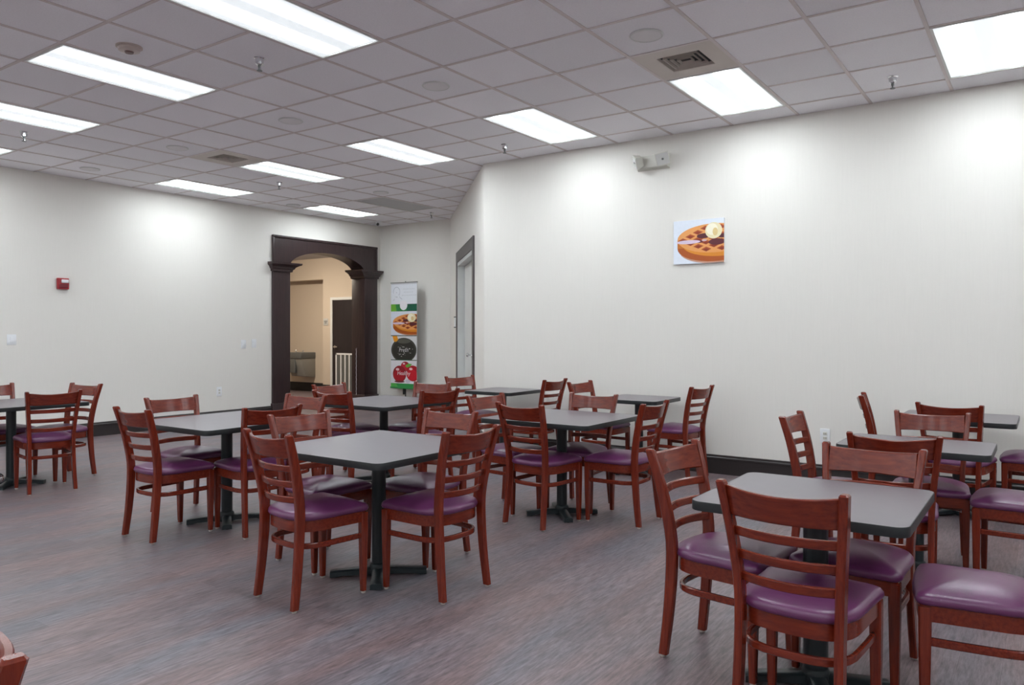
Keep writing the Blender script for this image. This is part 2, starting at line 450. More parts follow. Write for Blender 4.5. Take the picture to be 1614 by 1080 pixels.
# ---------------------------------------------------------------- ceiling
ceil = struct(MB().box((XL - 0.05, YB, CEIL + 0.03), (XE, YF + 0.1, CEIL + 0.10)).obj('ceiling', M['slab']))
lights = []     # (i, j, state)
for i in (3, -2, -7, -12):
    for j in (-8, -5, -2, 1, 4, 7, 10, 13, 16, 19):
        if gx(j + 1) < XE - 0.3 and gy(i) > YB + 0.3: lights.append((i, j, 1))
lights += [(7, -8, 1), (7, -6, 0)]
vents = [(2, 4), (2, -5)]
taken = set(vents)
for i, j, s in lights: taken |= {(i, j), (i + 1, j)}

def proj(x, y, z):
    fx, fy = -math.sin(YAW), math.cos(YAW)
    d = x*fx + y*fy; r = x*fy - y*fx
    if d < 0.3: return None
    return 824.13 + FPX*r/d, 523.69 + FPX*(CAM_Z - z)/d

cells_seen, cells_far = [], []
for i in range(-19, 11):
    for j in range(-9, 19):
        if (i, j) in taken: continue
        g = 0.013
        rect = [(gx(j)+g, gy(i)+g), (gx(j+1)-g, gy(i)+g), (gx(j+1)-g, gy(i+1)-g), (gx(j)+g, gy(i+1)-g)]
        pc = clip(rect, -1, 0, -(XL + 0.002)); pc = clip(pc, 1, 0, XE) if pc else pc
        pc = clip(pc, 0, -1, -YB) if pc else pc
        pc = clip(pc, 0, 1, YF - 0.002) if pc else pc
        if not pc: continue
        low = clip(pc, 0, 1, YR - 0.003); up = clip(pc, 0, -1, -(YR - 0.003)); up = clip(up, 1, 1, DC - 0.004) if up else up
        polys = [p for p in (low, up) if p and len(p) > 2 and area(p) > 1e-4]
        if not polys: continue
        q = proj(gx(j + 0.5), gy(i + 0.5), CEIL)
        seen = q is not None and -230 < q[0] < 1850 and -160 < q[1] < 500
        (cells_seen if seen else cells_far).append((i, j, polys))
TZ0, TZ1 = CEIL + 0.004, CEIL + 0.020
whole = None
for i, j, polys in cells_seen:
    full = len(polys) == 1 and abs(area(polys[0]) - (T - 0.026) ** 2) < 1e-5
    if full:
        if whole is None:
            h = T / 2 - 0.013
            whole = MB().prism([(-h, -h), (h, -h), (h, h), (-h, h)], 0, TZ1 - TZ0).mesh('ceiling_tile', M['tile'])
        o = bpy.data.objects.new('ceiling_tile', whole); link(o, ceil)
        o.location = (gx(j + 0.5), gy(i + 0.5), TZ0)
    else:
        mb = MB()
        cx_, cy_ = gx(j + 0.5), gy(i + 0.5)
        for p in polys: mb.prism([(x - cx_, y - cy_) for x, y in p], 0, TZ1 - TZ0)
        o = mb.obj('ceiling_tile', M['tile'], ceil); o.location = (cx_, cy_, TZ0)
mb = MB()
for i, j, polys in cells_far:
    for p in polys: mb.prism(p, TZ0, TZ1)
o = mb.obj('ceiling_tiles_overhead', M['tile'], ceil); o['kind'] = 'stuff'
# T-bars: runs interrupted where a two-module light sits
def bar_poly(rect):
    pc = clip(rect, -1, 0, -(XL + 0.001)); pc = clip(pc, 0, 1, YF - 0.001) if pc else pc
    if not pc: return []
    low = clip(pc, 0, 1, YR - 0.002); up = clip(pc, 0, -1, -(YR - 0.002)); up = clip(up, 1, 1, DC - 0.003) if up else up
    return [p for p in (low, up) if p and len(p) > 2 and area(p) > 1e-5]
for i in range(-10, 11):
    blocked = sorted(j for (li, j, s) in lights if li + 1 == i)
    js = [-9] + sum(([b, b + 1] for b in blocked), []) + [16]
    mb = MB()
    for k in range(0, len(js), 2):
        for p in bar_poly([(gx(js[k]), gy(i) - 0.0115), (gx(js[k+1]), gy(i) - 0.0115), (gx(js[k+1]), gy(i) + 0.0115), (gx(js[k]), gy(i) + 0.0115)]):
            mb.prism(p, CEIL, CEIL + 0.025)
    if mb.v: mb.obj('cross_bar', M['grid'], ceil)
for j in range(-8, 16):
    mb = MB()
    for p in bar_poly([(gx(j) - 0.0125, YB), (gx(j) + 0.0125, YB), (gx(j) + 0.0125, YF), (gx(j) - 0.0125, YF)]):
        mb.prism(p, CEIL - 0.001, CEIL + 0.025)
    if mb.v: mb.obj('main_bar', M['grid'], ceil)

# ---------------------------------------------------------------- ceiling lights
h1, h2 = T / 2 - 0.012, T - 0.012
mb = MB()
for a, b_ in (((-h1, -h2), (-h1 + 0.016, h2)), ((h1 - 0.016, -h2), (h1, h2)), ((-h1 + 0.016, -h2), (h1 - 0.016, -h2 + 0.016)), ((-h1 + 0.016, h2 - 0.016), (h1 - 0.016, h2))):
    mb.box((a[0], a[1], -0.004), (b_[0], b_[1], 0.028))
frame_me = mb.mesh('frame', M['troffer'])
lens_me = MB().box((-h1 + 0.015, -h2 + 0.015, 0.004), (h1 - 0.015, h2 - 0.015, 0.009)).mesh('lens', M['lens'])
dead_me = MB().box((-h1 + 0.015, -h2 + 0.015, 0.004), (h1 - 0.015, h2 - 0.015, 0.009)).mesh('lens', M['deadlens'])
LL = {
 (3, 4): 'lit ceiling light right beside the square air vent, above the waffle picture wall',
 (3, 1): 'lit ceiling light nearest the outside wall corner beside a sprinkler, right of the four-light row',
 (3, -2): 'lit ceiling light straight above the table in front of the banner, sixth from the wall picture',
 (3, -5): 'lit ceiling light touching the dark second air vent further back',
 (3, -8): 'lit ceiling light close along the left wall, left of the archway',
 (3, 7): 'large lit ceiling light at the upper right edge of the photo',
 (-2, 1): 'largest lit ceiling light, cut by the top edge of the photo',
 (-2, -2): 'lit ceiling light beside the smoke detector at upper left',
 (-2, -5): 'lit ceiling light at the left edge above a sprinkler',
 (-2, -8): 'small corner of a lit ceiling light at the left edge, below the sprinkler',
 (7, -8): 'farthest lit ceiling light, above the archway in the far corner',
 (7, -6): 'unlit grey ceiling light beside the far corner, above the banner',
}
LL[(3, 1)] = 'lit ceiling light nearest the outside wall corner, beside a hanging sprinkler'
LL[(3, -2)] = 'lit ceiling light between the corner light and the vented light, mid ceiling'
for i, j, s in lights:
    o = empty('ceiling_light', (gx(j + 0.5), gy(i + 1), CEIL))
    link(bpy.data.objects.new('frame', frame_me), o)
    link(bpy.data.objects.new('lens', lens_me if s else dead_me), o)
    if (i, j) in LL: tag(o, LL[(i, j)], 'ceiling light', 'recessed ceiling lights')
    else: tag(o, 'recessed ceiling light outside the photo behind the viewpoint', 'ceiling light', 'ceiling lights out of view')

# ---------------------------------------------------------------- air vents: panel with nested square louvers
VL = {(2, 4): 'beige square air vent with nested louvers beside the light at upper right', (2, -5): 'dark-mouthed square air vent further back, beside the light over the left tables'}
for i, j in vents:
    o = empty('air_vent', (gx(j + 0.5), gy(i + 0.5), CEIL))
    tag(o, VL[(i, j)], 'air vent', 'ceiling air vents')
    h = T / 2 - 0.012; q = 0.165
    pm = MB()
    for a, b_ in (((-h, -h), (h, -q)), ((-h, q), (h, h)), ((-h, -q), (-q, q)), ((q, -q), (h, q))):
        pm.box((a[0], a[1], 0.0), (b_[0], b_[1], 0.012))
    pm.obj('panel', M['vent'], o)
    MB().box((-q, -q, 0.028), (q, q, 0.0285)).obj('duct_mouth', M['black'], o)
    for k in range(4):
        ro, ri = q - 0.038 * k, q - 0.038 * k - 0.016
        zo, zi = 0.0, 0.020
        V = [(-ro, -ro, zo), (ro, -ro, zo), (ro, ro, zo), (-ro, ro, zo), (-ri - 0.012, -ri - 0.012, zi), (ri + 0.012, -ri - 0.012, zi), (ri + 0.012, ri + 0.012, zi), (-ri - 0.012, ri + 0.012, zi)]
        V += [(x * 0.97, y * 0.97, z + 0.003) for x, y, z in V]
        F = []
        for e in range(4):
            n = (e + 1) % 4
            F += [(e, n, n + 4, e + 4), (e + 8, e + 12, n + 12, n + 8), (e, e + 8, n + 8, n), (e + 4, n + 4, n + 12, e + 12)]
        MB().add(V, F).obj('louver', M['vent'], o)

# ---------------------------------------------------------------- speakers, sprinklers, detector, camera
SPK = [((1.5, 4.46), 'round white ceiling speaker beside the square vent at upper right'),
       ((1.5, 1.45), 'round ceiling speaker in the middle of the ceiling, second from the right'),
       ((1.5, -1.46), 'round ceiling speaker left of the middle, between the two rows of lights'),
       ((1.5, -4.5), 'round ceiling speaker next to the dark air vent at left'),
       ((1.5, -7.54), 'small round ceiling speaker close to the left wall'),
       ((6.6, -4.65), 'small round ceiling speaker near the unlit grey light'),
       ((6.6, -7.74), 'small round ceiling speaker nearest the archway, beside the farthest light')]
for (i, j), lb in SPK:
    o = empty('ceiling_speaker', (gx(j), gy(i), CEIL + 0.004)); tag(o, lb, 'speaker', 'round ceiling speakers')
    MB().lathe([(0.108, 0.0), (0.112, -0.006), (0.104, -0.012), (0.098, -0.010), (0.098, 0.0)], seg=32).obj('rim', M['white'], o, smooth=35)
    MB().lathe([(0.098, -0.004), (0.098, -0.009), (0.06, -0.014), (0.0, -0.016)], seg=32).obj('grille', plain('speaker_grille', (0.80, 0.79, 0.80), 0.7, bump=0.3, bscale=300), o, smooth=35)
SPR = [((-0.44, 0.40), 'chrome sprinkler head hanging beside the largest ceiling light'),
       ((-0.5, -5.55), 'chrome sprinkler head hanging by the left edge of the photo'),
       ((4.5, 6.44), 'chrome sprinkler head hanging at upper right near the wall'),
       ((4.55, 0.36), 'chrome sprinkler head hanging by the outside wall corner'),
       ((4.5, -5.6), 'chrome sprinkler head hanging past the second vent, over the left tables'),
       ((9.5, -5.65), 'farthest sprinkler head, hanging before the short far wall')]
for (i, j), lb in SPR:
    o = empty('sprinkler', (gx(j), gy(i), CEIL + 0.004)); tag(o, lb, 'sprinkler', 'ceiling sprinklers')
    MB().lathe([(0.040, 0.0), (0.040, -0.004), (0.030, -0.010), (0.027, -0.045), (0.020, -0.052), (0.0, -0.052)], seg=20).obj('escutcheon', M['chrome'], o, smooth=30)
    MB().lathe([(0.011, -0.05), (0.011, -0.066), (0.007, -0.07), (0.006, -0.084), (0.0, -0.084)], seg=12).obj('nozzle', M['steel'], o, smooth=30)
    for sx in (-1, 1): MB().box((sx*0.012 - 0.002, -0.003, -0.092), (sx*0.012 + 0.002, 0.003, -0.06)).obj('yoke_arm', M['chrome'], o)
    MB().lathe([(0.019, -0.090), (0.020, -0.092), (0.018, -0.094), (0.0, -0.095)], seg=16).obj('deflector', M['steel'], o)
o = empty('smoke_detector', (gx(-0.51), gy(-1.5), CEIL + 0.004)); tag(o, 'round cream smoke detector on the ceiling at upper left', 'smoke detector')
MB().lathe([(0.085, 0), (0.085, -0.008), (0.072, -0.012), (0.068, -0.030), (0.05, -0.036), (0.0, -0.036)], seg=28).obj('housing', plain('cream_plastic', (0.55, 0.47, 0.43), 0.45), o, smooth=35)
MB().lathe([(0.030, -0.036), (0.026, -0.046), (0.0, -0.048)], seg=20).obj('sensor_cap', plain('brown_cap', (0.16, 0.09, 0.08), 0.5), o, smooth=40)
o = empty('security_camera', (gx(-8.0), gy(9.85), CEIL + 0.004)); tag(o, 'small white dome security camera on the ceiling in the far corner', 'camera')
MB().lathe([(0.055, 0), (0.055, -0.02), (0.045, -0.03), (0.0, -0.03)], seg=20).obj('mount', M['plate'], o, smooth=35)
MB().lathe([(0.045, -0.028), (0.046, -0.05), (0.036, -0.075), (0.0, -0.085)], seg=20).obj('ball', M['plate'], o, smooth=40)
MB().lathe([(0.024, 0), (0.024, 0.02), (0.018, 0.03), (0.0, 0.032)], seg=16).xform(Matrix.Translation((0.018, -0.028, -0.056)) @ Matrix.Rotation(R(115), 4, Vector((0.8, 0.5, 0)))).obj('lens', M['black'], o)

# hall lamp (gives the warm light behind the archway)
o = empty('hall_light', (-12.9, 9.6, HC)); tag(o, 'warm flush ceiling lamp in the hall behind the archway', 'ceiling light')
MB().lathe([(0.20, 0), (0.20, -0.02), (0.18, -0.025)], seg=28).obj('pan', M['white'], o)
MB().lathe([(0.18, -0.02), (0.16, -0.06), (0.09, -0.085), (0.0, -0.09)], seg=28).obj('diffuser', plain('warm_diffuser', (0.8, 0.75, 0.65), 0.4, emit=(1.0, 0.88, 0.72), es=260.0), o, smooth=40)

# ================================================================= FURNITURE
# ---------------------------------------------------------------- chair prototype
def cat(ks, z):
    for k in range(len(ks) - 1):
        if z <= ks[k+1][0] or k == len(ks) - 2:
            z0, v0 = ks[k]; z1, v1 = ks[k+1]
            t = max(0, min(1, (z - z0) / (z1 - z0)))
            m0 = (v1 - (ks[k-1][1] if k else v0)) / (z1 - (ks[k-1][0] if k else z0))
            e = ks[k+2] if k + 2 < len(ks) else ks[k+1]
            m1 = (e[1] - v0) / (e[0] - z0); h = z1 - z0
            return (2*t**3-3*t*t+1)*v0 + (t**3-2*t*t+t)*h*m0 + (-2*t**3+3*t*t)*v1 + (t**3-t*t)*h*m1
PY = [(0.0, -0.217), (0.2, -0.194), (0.42, -0.180), (0.52, -0.184), (0.70, -0.217), (0.866, -0.264)]
PX = [(0.0, 0.186), (0.25, 0.178), (0.45, 0.178), (0.60, 0.186), (0.866, 0.212)]

def seat_outline(inset=0.0):
    pts = []
    n = 15
    for k in range(n + 1):                       # rear half, right to left
        t = math.pi * k / n
        c, s_ = math.cos(t), math.sin(t)
        pts.append((0.200 * math.copysign(abs(c) ** 0.68, c), -0.200 * abs(s_) ** 0.68))
    pts += [(-0.202, 0.07), (-0.205, 0.15)]
    for k in range(6):
        t = R(180 - 18 * k); pts.append((-0.174 + 0.034 * math.cos(t), 0.178 + 0.034 * math.sin(t)))
    pts += [(-0.09, 0.220), (0.0, 0.223), (0.09, 0.220)]
    for k in range(6):
        t = R(90 - 18 * k); pts.append((0.174 + 0.034 * math.cos(t), 0.178 + 0.034 * math.sin(t)))
    pts += [(0.205, 0.15), (0.202, 0.07)]
    if inset == 0: return pts
    out = []
    m = len(pts)
    for k in range(m):
        a, b_, c = Vector(pts[k-1]), Vector(pts[k]), Vector(pts[(k+1) % m])
        tv = (c - a).normalized(); nv = Vector((tv.y, -tv.x))
        if nv.dot(-b_) < 0: nv = -nv
        out.append(tuple(b_ + nv * inset))
    return out

def leg_ring(cx_, cy_, z, hx, hy, c=0.005):
    return [(cx_-hx+c, cy_-hy, z), (cx_+hx-c, cy_-hy, z), (cx_+hx, cy_-hy+c, z), (cx_+hx, cy_+hy-c, z),
            (cx_+hx-c, cy_+hy, z), (cx_-hx+c, cy_+hy, z), (cx_-hx, cy_+hy-c, z), (cx_-hx, cy_-hy+c, z)]

def rail(pts, half_t, z0f, z1f, lean, c=0.004):
    """bent rail: pts (x,y) path, thickness across the path, bottom/top height functions of the path parameter"""
    rings = []
    for k, p in enumerate(pts):
        a = Vector(pts[max(0, k-1)]); b_ = Vector(pts[min(len(pts)-1, k+1)])
        tv = (b_ - a).normalized(); nv = Vector((-tv.y, tv.x))
        u = k / (len(pts) - 1); z0, z1 = z0f(u), z1f(u); zm = (z0 + z1) / 2
        sec = [(-half_t + c, z0), (half_t - c, z0), (half_t, z0 + c), (half_t, z1 - c), (half_t - c, z1), (-half_t + c, z1), (-half_t, z1 - c), (-half_t, z0 + c)]
        rings.append([(p[0] + nv.x * o, p[1] + nv.y * o + lean * (z - zm), z) for o, z in sec])
    return MB().loft(rings)

def chair_meshes():
    P = []
    # cushion
    z = [(0.012, 0.428), (0.003, 0.432), (-0.003, 0.442), (-0.001, 0.454), (0.008, 0.465)]
    rings = [[(x, y, zz) for x, y in seat_outline(i_ if i_ else 1e-6)] for i_, zz in z]
    base = seat_outline(0.008)
    for f_, zz in ((0.94, 0.4705), (0.86, 0.4765), (0.76, 0.4830), (0.62, 0.4900), (0.45, 0.4960), (0.25, 0.4995), (0.06, 0.5005)):
        rings.append([(x * f_, (y - 0.015) * f_ + 0.015, zz) for x, y in base])
    P.append(('seat', MB().loft(rings).mesh('seat', M['vinyl'], 60), None))
    # apron
    o_, i_ = seat_outline(0.010), seat_outline(0.030)
    n = len(o_); V = [(x, y, 0.374) for x, y in o_] + [(x, y, 0.430) for x, y in o_] + [(x, y, 0.374) for x, y in i_] + [(x, y, 0.430) for x, y in i_]
    F = []
    for k in range(n):
        j = (k + 1) % n
        F += [(k, j, n+j, n+k), (2*n+k, 3*n+k, 3*n+j, 2*n+j), (k, 2*n+k, 2*n+j, j), (n+k, n+j, 3*n+j, 3*n+k)]
    P.append(('apron', make_mesh('apron', V, F, M['cherry_rail'], 40), None))
    # legs
    for s in (-1, 1):
        r = []
        for zz, hw_ in ((0.012, 0.0135), (0.06, 0.0150), (0.2, 0.0180), (0.34, 0.0200), (0.424, 0.0200)):
            r.append(leg_ring(s * 0.184, 0.182, zz, hw_, hw_))
        P.append(('front_leg', MB().loft(r).mesh('front_leg', M['cherry'], 30), (s * 0.184, 0.182)))
    for s in (-1, 1):
        r = []
        for k in range(19):
            zz = 0.012 + (0.862 - 0.012) * k / 18
            hy = 0.0205 if zz < 0.05 else (0.0245 if zz < 0.62 else 0.0245 - 0.0045 * (zz - 0.62) / 0.25)
            if zz < 0.35: hy = 0.0195 + 0.005 * zz / 0.35
            r.append(leg_ring(s * (cat(PX, zz) - 0.0145), cat(PY, zz), zz, 0.0145, hy))
        x, y, hx, hy = s * (cat(PX, 0.868) - 0.0145), cat(PY, 0.868), 0.010, 0.014
        r.append(leg_ring(x, y, 0.868, hx, hy, 0.003))
        P.append(('rear_post', MB().loft(r).mesh('rear_post', M['cherry'], 32), (s * 0.1715, cat(PY, 0.0))))
    # crest and slats
    def bow(zz, depth, m=13, over=0.002):
        xi = cat(PX, zz) - 0.029 + over
        return [(xi * (-1 + 2*k/(m-1)), cat(PY, zz) + 0.004 - depth * (1 - (-1 + 2*k/(m-1))**2)) for k in range(m)]
    lean = lambda zz: (cat(PY, zz + 0.03) - cat(PY, zz - 0.03)) / 0.06
    P.append(('crest_rail', rail(bow(0.80, 0.042), 0.0095, lambda u: 0.748, lambda u: 0.852 - 0.012 * (1 - (2*u-1)**2), lean(0.80)).mesh('crest_rail', M['cherry_rail'], 35), None))
    for zz in (0.694, 0.614, 0.536):
        P.append(('slat', rail(bow(zz, 0.038), 0.0075, lambda u, q=zz: q - 0.0165, lambda u, q=zz: q + 0.0165, lean(zz)).mesh('slat', M['cherry_rail'], 35), None))
    # bent stretcher, from front leg round the back to the other front leg
    o_ = seat_outline(0.022)
    path = [(o_[-1][0], 0.17)] + [(o_[-1][0], 0.07)] + o_[:16] + [(o_[16][0], 0.07), (o_[16][0], 0.17)]
    P.append(('stretcher', rail(path, 0.0085, lambda u: 0.288, lambda u: 0.316, 0).mesh('stretcher', M['cherry_rail'], 35), None))
    return P
CH = chair_meshes()
glide_me = MB().lathe([(0.010, 0.0), (0.012, 0.002), (0.012, 0.010), (0.006, 0.013)], seg=12).mesh('glide', M['glide'], 40)

def chair(x, y, rot, label, group):
    o = empty('dining_chair', (x, y, 0), R(rot))
    tag(o, label, 'chair', group)
    for nm, me, foot in CH:
        p = link(bpy.data.objects.new(nm, me), o)
        if foot:
            g = link(bpy.data.objects.new('glide', glide_me), p); g.location = (foot[0], foot[1], 0)
    return o

# ---------------------------------------------------------------- table
def rrect(w, d, r, n=6):
    pts = []
    for cx_, cy_, a0 in ((w/2-r, d/2-r, 0), (-w/2+r, d/2-r, 90), (-w/2+r, -d/2+r, 180), (w/2-r, -d/2+r, 270)):
        for k in range(n + 1):
            t = R(a0 + 90 * k / n); pts.append((cx_ + r * math.cos(t), cy_ + r * math.sin(t)))
    return pts

def table(x, y, w, d, label, base_rot=42, arm=0.265, col_r=0.039):
    o = empty('restaurant_table', (x, y, 0)); tag(o, label, 'table', 'restaurant tables')
    MB().prism(rrect(w - 0.006, d - 0.006, 0.045), TT - 0.026, TT).obj('tabletop', M['laminate'], o)
    out, inn = rrect(w, d, 0.048), rrect(w - 0.008, d - 0.008, 0.044)
    prof_o = [(-0.034, 0.0), (-0.034, 1.0), (-0.030, 1.0), (-0.004, 1.0), (-0.0005, 0.6)]
    rings = [[(x_, y_, TT - 0.034) for x_, y_ in inn], [(x_*0.998, y_*0.998, TT - 0.034) for x_, y_ in out], [(x_, y_, TT - 0.030) for x_, y_ in out], [(x_, y_, TT - 0.004) for x_, y_ in out], [(x_*0.997, y_*0.997, TT + 0.0005) for x_, y_ in out], [(x_, y_, TT + 0.0005) for x_, y_ in inn]]
    MB().loft(rings, cap=False).obj('edge_band', M['edge'], o, smooth=40)
    MB().lathe([(col_r, 0.03), (col_r, TT - 0.04)], seg=28).obj('column', M['iron'], o, smooth=40)
    MB().box((-0.18, -0.03, TT - 0.044), (0.18, 0.03, TT - 0.026)).box((-0.03, -0.18, TT - 0.044), (0.03, 0.18, TT - 0.026)).obj('mounting_spider', M['iron'], o)
    MB().lathe([(0.050, 0.012), (0.052, 0.045), (0.050, 0.062), (0.046, 0.070), (col_r, 0.075)], seg=28).obj('hub', M['iron'], o, smooth=40)
    for k in range(4):
        a = R(base_rot + 90 * k); rings = []
        for q in range(8):
            t = q / 7; rr_ = 0.03 + (arm - 0.03) * t
            hw_ = 0.031 + 0.002 * t; zt = 0.016 * (1 - t) ** 1.2 + 0.036; zb = 0.012 if 0.12 < t < 0.8 else 0.004
            if q == 7: zt, hw_ = 0.034, 0.032
            sec = [(-hw_, zb), (hw_, zb), (hw_ * 0.98, zt - 0.006), (hw_ * 0.7, zt), (-hw_ * 0.7, zt), (-hw_ * 0.98, zt - 0.006)]
            rings.append([(rr_ * math.cos(a) - s_ * math.sin(a), rr_ * math.sin(a) + s_ * math.cos(a), zz) for s_, zz in sec])
        ft = MB().loft(rings).obj('foot', M['iron'], o, smooth=40)
        px, py = (arm - 0.02) * math.cos(a), (arm - 0.02) * math.sin(a)
        MB().lathe([(0.012, 0.0), (0.012, 0.006)], c=(px, py, 0), seg=10).obj('pad', M['black'], ft)
    return o

table(-3.09, 3.075, 0.93, 0.93, 'square dark table in the middle foreground with a chair on every side')
table(-4.87, 3.33, 0.93, 0.93, 'square dark table left of the middle foreground table, near the wall outlet', 56)
table(-7.60, 3.03, 0.93, 0.93, 'square dark table cut off by the left edge of the photo', 49)
table(-2.99, 4.87, 0.91, 0.86, 'brownish square table between the foreground and the waffle picture wall', 42)
table(-5.02, 5.06, 0.93, 0.93, 'square dark table in front of the banner and archway', 43)
table(-4.89, 6.74, 0.62, 0.62, 'small square table by the outside wall corner next to the double door', 35, 0.24)
table(-3.23, 6.67, 0.62, 0.62, 'small square table against the wall below the waffle picture', 45, 0.24)
table(-0.738, 3.07, 0.745, 0.72, 'brownish table in the right foreground, nearest to the viewer', 25, 0.265, 0.046)
table(-0.612, 4.82, 0.755, 0.57, 'table behind the right foreground table, second in that row', 39, 0.25)
table(-0.55, 6.54, 0.755, 0.70, 'table against the wall at the right edge, last in its row', 45, 0.25)

G = 'wooden ladder-back chairs at the tables'
CHAIRS = [
 # middle foreground table
 (-3.150, 2.660, -7.0, 'chair with its back to the viewer at the lower left of the middle foreground table'),
 (-2.698, 3.105, 87.0, 'chair on the right of the middle foreground table, legs showing pinkish light'),
 (-3.545, 3.075, -97.0, 'chair facing right on the far left side of the middle foreground table'),
 (-3.120, 3.475, 180.0, 'chair facing the viewer behind the right half of the middle foreground table'),
 # left table
 (-4.898, 2.916, -0.7, 'leftmost chair of the left table, back turned, standing clear on open floor'),
 (-5.310, 3.321, -92.0, 'chair behind the left table below the wall outlet, facing right'),
 (-4.525, 3.314, 79.7, 'chair with its back to the viewer on the right of the left table'),
 (-4.822, 3.764, 185.5, 'pinkish-lit chair facing the viewer behind the right corner of the left table'),
 # table before the banner
 (-4.994, 4.657, 4.8, 'chair back turned in front of the archway grille, left of the banner table'),
 (-5.440, 5.027, -86.0, 'chair facing right just before the archway, behind the other banner table chair'),
 (-4.581, 5.083, 80.0, 'dark-backed chair on the right of the banner table, back turned'),
 (-5.015, 5.496, 186.7, 'pale-backed chair facing the viewer directly below the banner'),
 # small table by the outside corner
 (-5.235, 6.691, -99.8, 'chair standing in front of the double door, left of the small corner table'),
 (-4.530, 6.829, 88.0, 'chair right of the small corner table, back against the white wall'),
 # small table below the picture
 (-3.625, 6.662, -93.0, 'chair on the left of the small table below the waffle picture'),
 (-2.879, 6.755, 83.3, 'chair standing alone by the wall right of the small picture-wall table'),
 # middle back table
 (-2.985, 4.603, -5.7, 'chair with its back to the viewer at the left front of the brownish table'),
 (-2.547, 4.984, 89.8, 'chair on the right of the brownish table, back turned, slats seen sidelong'),
 (-3.428, 4.822, -95.5, 'chair on the left of the brownish table, facing right'),
 (-2.998, 5.137, 183.8, 'wide-backed chair facing the viewer behind the brownish table'),
 # right foreground table
 (-1.096, 3.126, -96.1, 'chair on the left of the right foreground table, facing right with purple seat'),
 (-0.689, 2.736, -3.2, 'nearest whole chair, back turned, in front of the right foreground table'),
 (-0.642, 3.334, 176.2, 'chair facing the viewer, tucked behind the right foreground table'),
 (-0.185, 3.140, 95.9, 'chair at the right edge by the foreground table, only seat and legs showing'),
 # second table of the right row
 (-0.653, 4.330, 8.3, 'back-turned chair between the two nearer tables of the right row'),
 (-1.018, 4.745, -89.8, 'chair facing right next to the white outlet on the picture wall'),
 (-0.574, 5.092, 184.2, 'chair facing the viewer behind the second table of the right row'),
 (-0.124, 4.898, 88.0, 'half-hidden chair at the right edge by the second table, glossy dark seat'),
 # last table of the right row
 (-0.959, 6.600, -81.9, 'chair seen exactly edge-on against the wall, left of the last right-row table'),
 (-0.528, 6.268, -7.2, 'back-turned chair in front of the last table at the wall on the right'),
 (-0.065, 6.630, 88.0, 'chair barely showing at the right edge beside the last wall table'),
 # table at the left edge
 (-7.151, 3.122, 79.0, 'chair with its back to the viewer on the right of the left-edge table'),
 (-7.610, 3.447, 191.2, 'chair facing the viewer behind the left-edge table, nearest the left baseboard'),
 (-8.051, 3.149, -86.0, 'chair at the far left edge behind the left-edge table, only post and seat showing'),
 (-7.774, 2.720, -0.7, 'chair at the left edge showing just its front leg, beside the chrome ball'),
 # cut off at the bottom left
 (-1.523, 0.281, 173.0, 'chair top corner cut off at the bottom left corner of the photo'),
]
for x, y, r, lb in CHAIRS: chair(x, y, r, lb, G)

# ================================================================= THINGS ON THE WALLS
def disc_pts(cx_, cy_, rx, ry, n=36, a0=0, a1=360):
    return [(cx_ + rx * math.cos(R(a0 + (a1 - a0) * k / n)), cy_ + ry * math.sin(R(a0 + (a1 - a0) * k / n))) for k in range(n if a1 - a0 == 360 else n + 1)]

class Print:
    """flat printed shapes on a sheet (u right, v up, metres); every layer 0.3 mm proud of the one below"""
    def __init__(s, w, h): s.w, s.h, s.v, s.f, s.m, s.mats, s.z = w, h, [], [], [], [], 0.0
    def poly(s, pts, col, lim=None):
        l = lim or (0, 0, 1, 1)
        p = clip(pts, -1, 0, -l[0]); p = clip(p, 1, 0, l[2]) if p else p
        p = clip(p, 0, -1, -l[1]) if p else p; p = clip(p, 0, 1, l[3]) if p else p
        if not p or len(p) < 3: return
        m = ink(*col)
        if m not in s.mats: s.mats.append(m)
        s.z += 0.00003
        n = len(s.v); s.v += [(a * s.w, s.z, b_ * s.h) for a, b_ in p]; s.f.append(tuple(range(n, n + len(p)))); s.m.append(s.mats.index(m))
    def build(s, name, parent):
        me = bpy.data.meshes.new(name); me.from_pydata([(x, -y, z) for x, y, z in s.v], [], s.f)
        for m in s.mats: me.materials.append(m)
        me.polygons.foreach_set('material_index', s.m)
        return link(bpy.data.objects.new(name, me), parent)

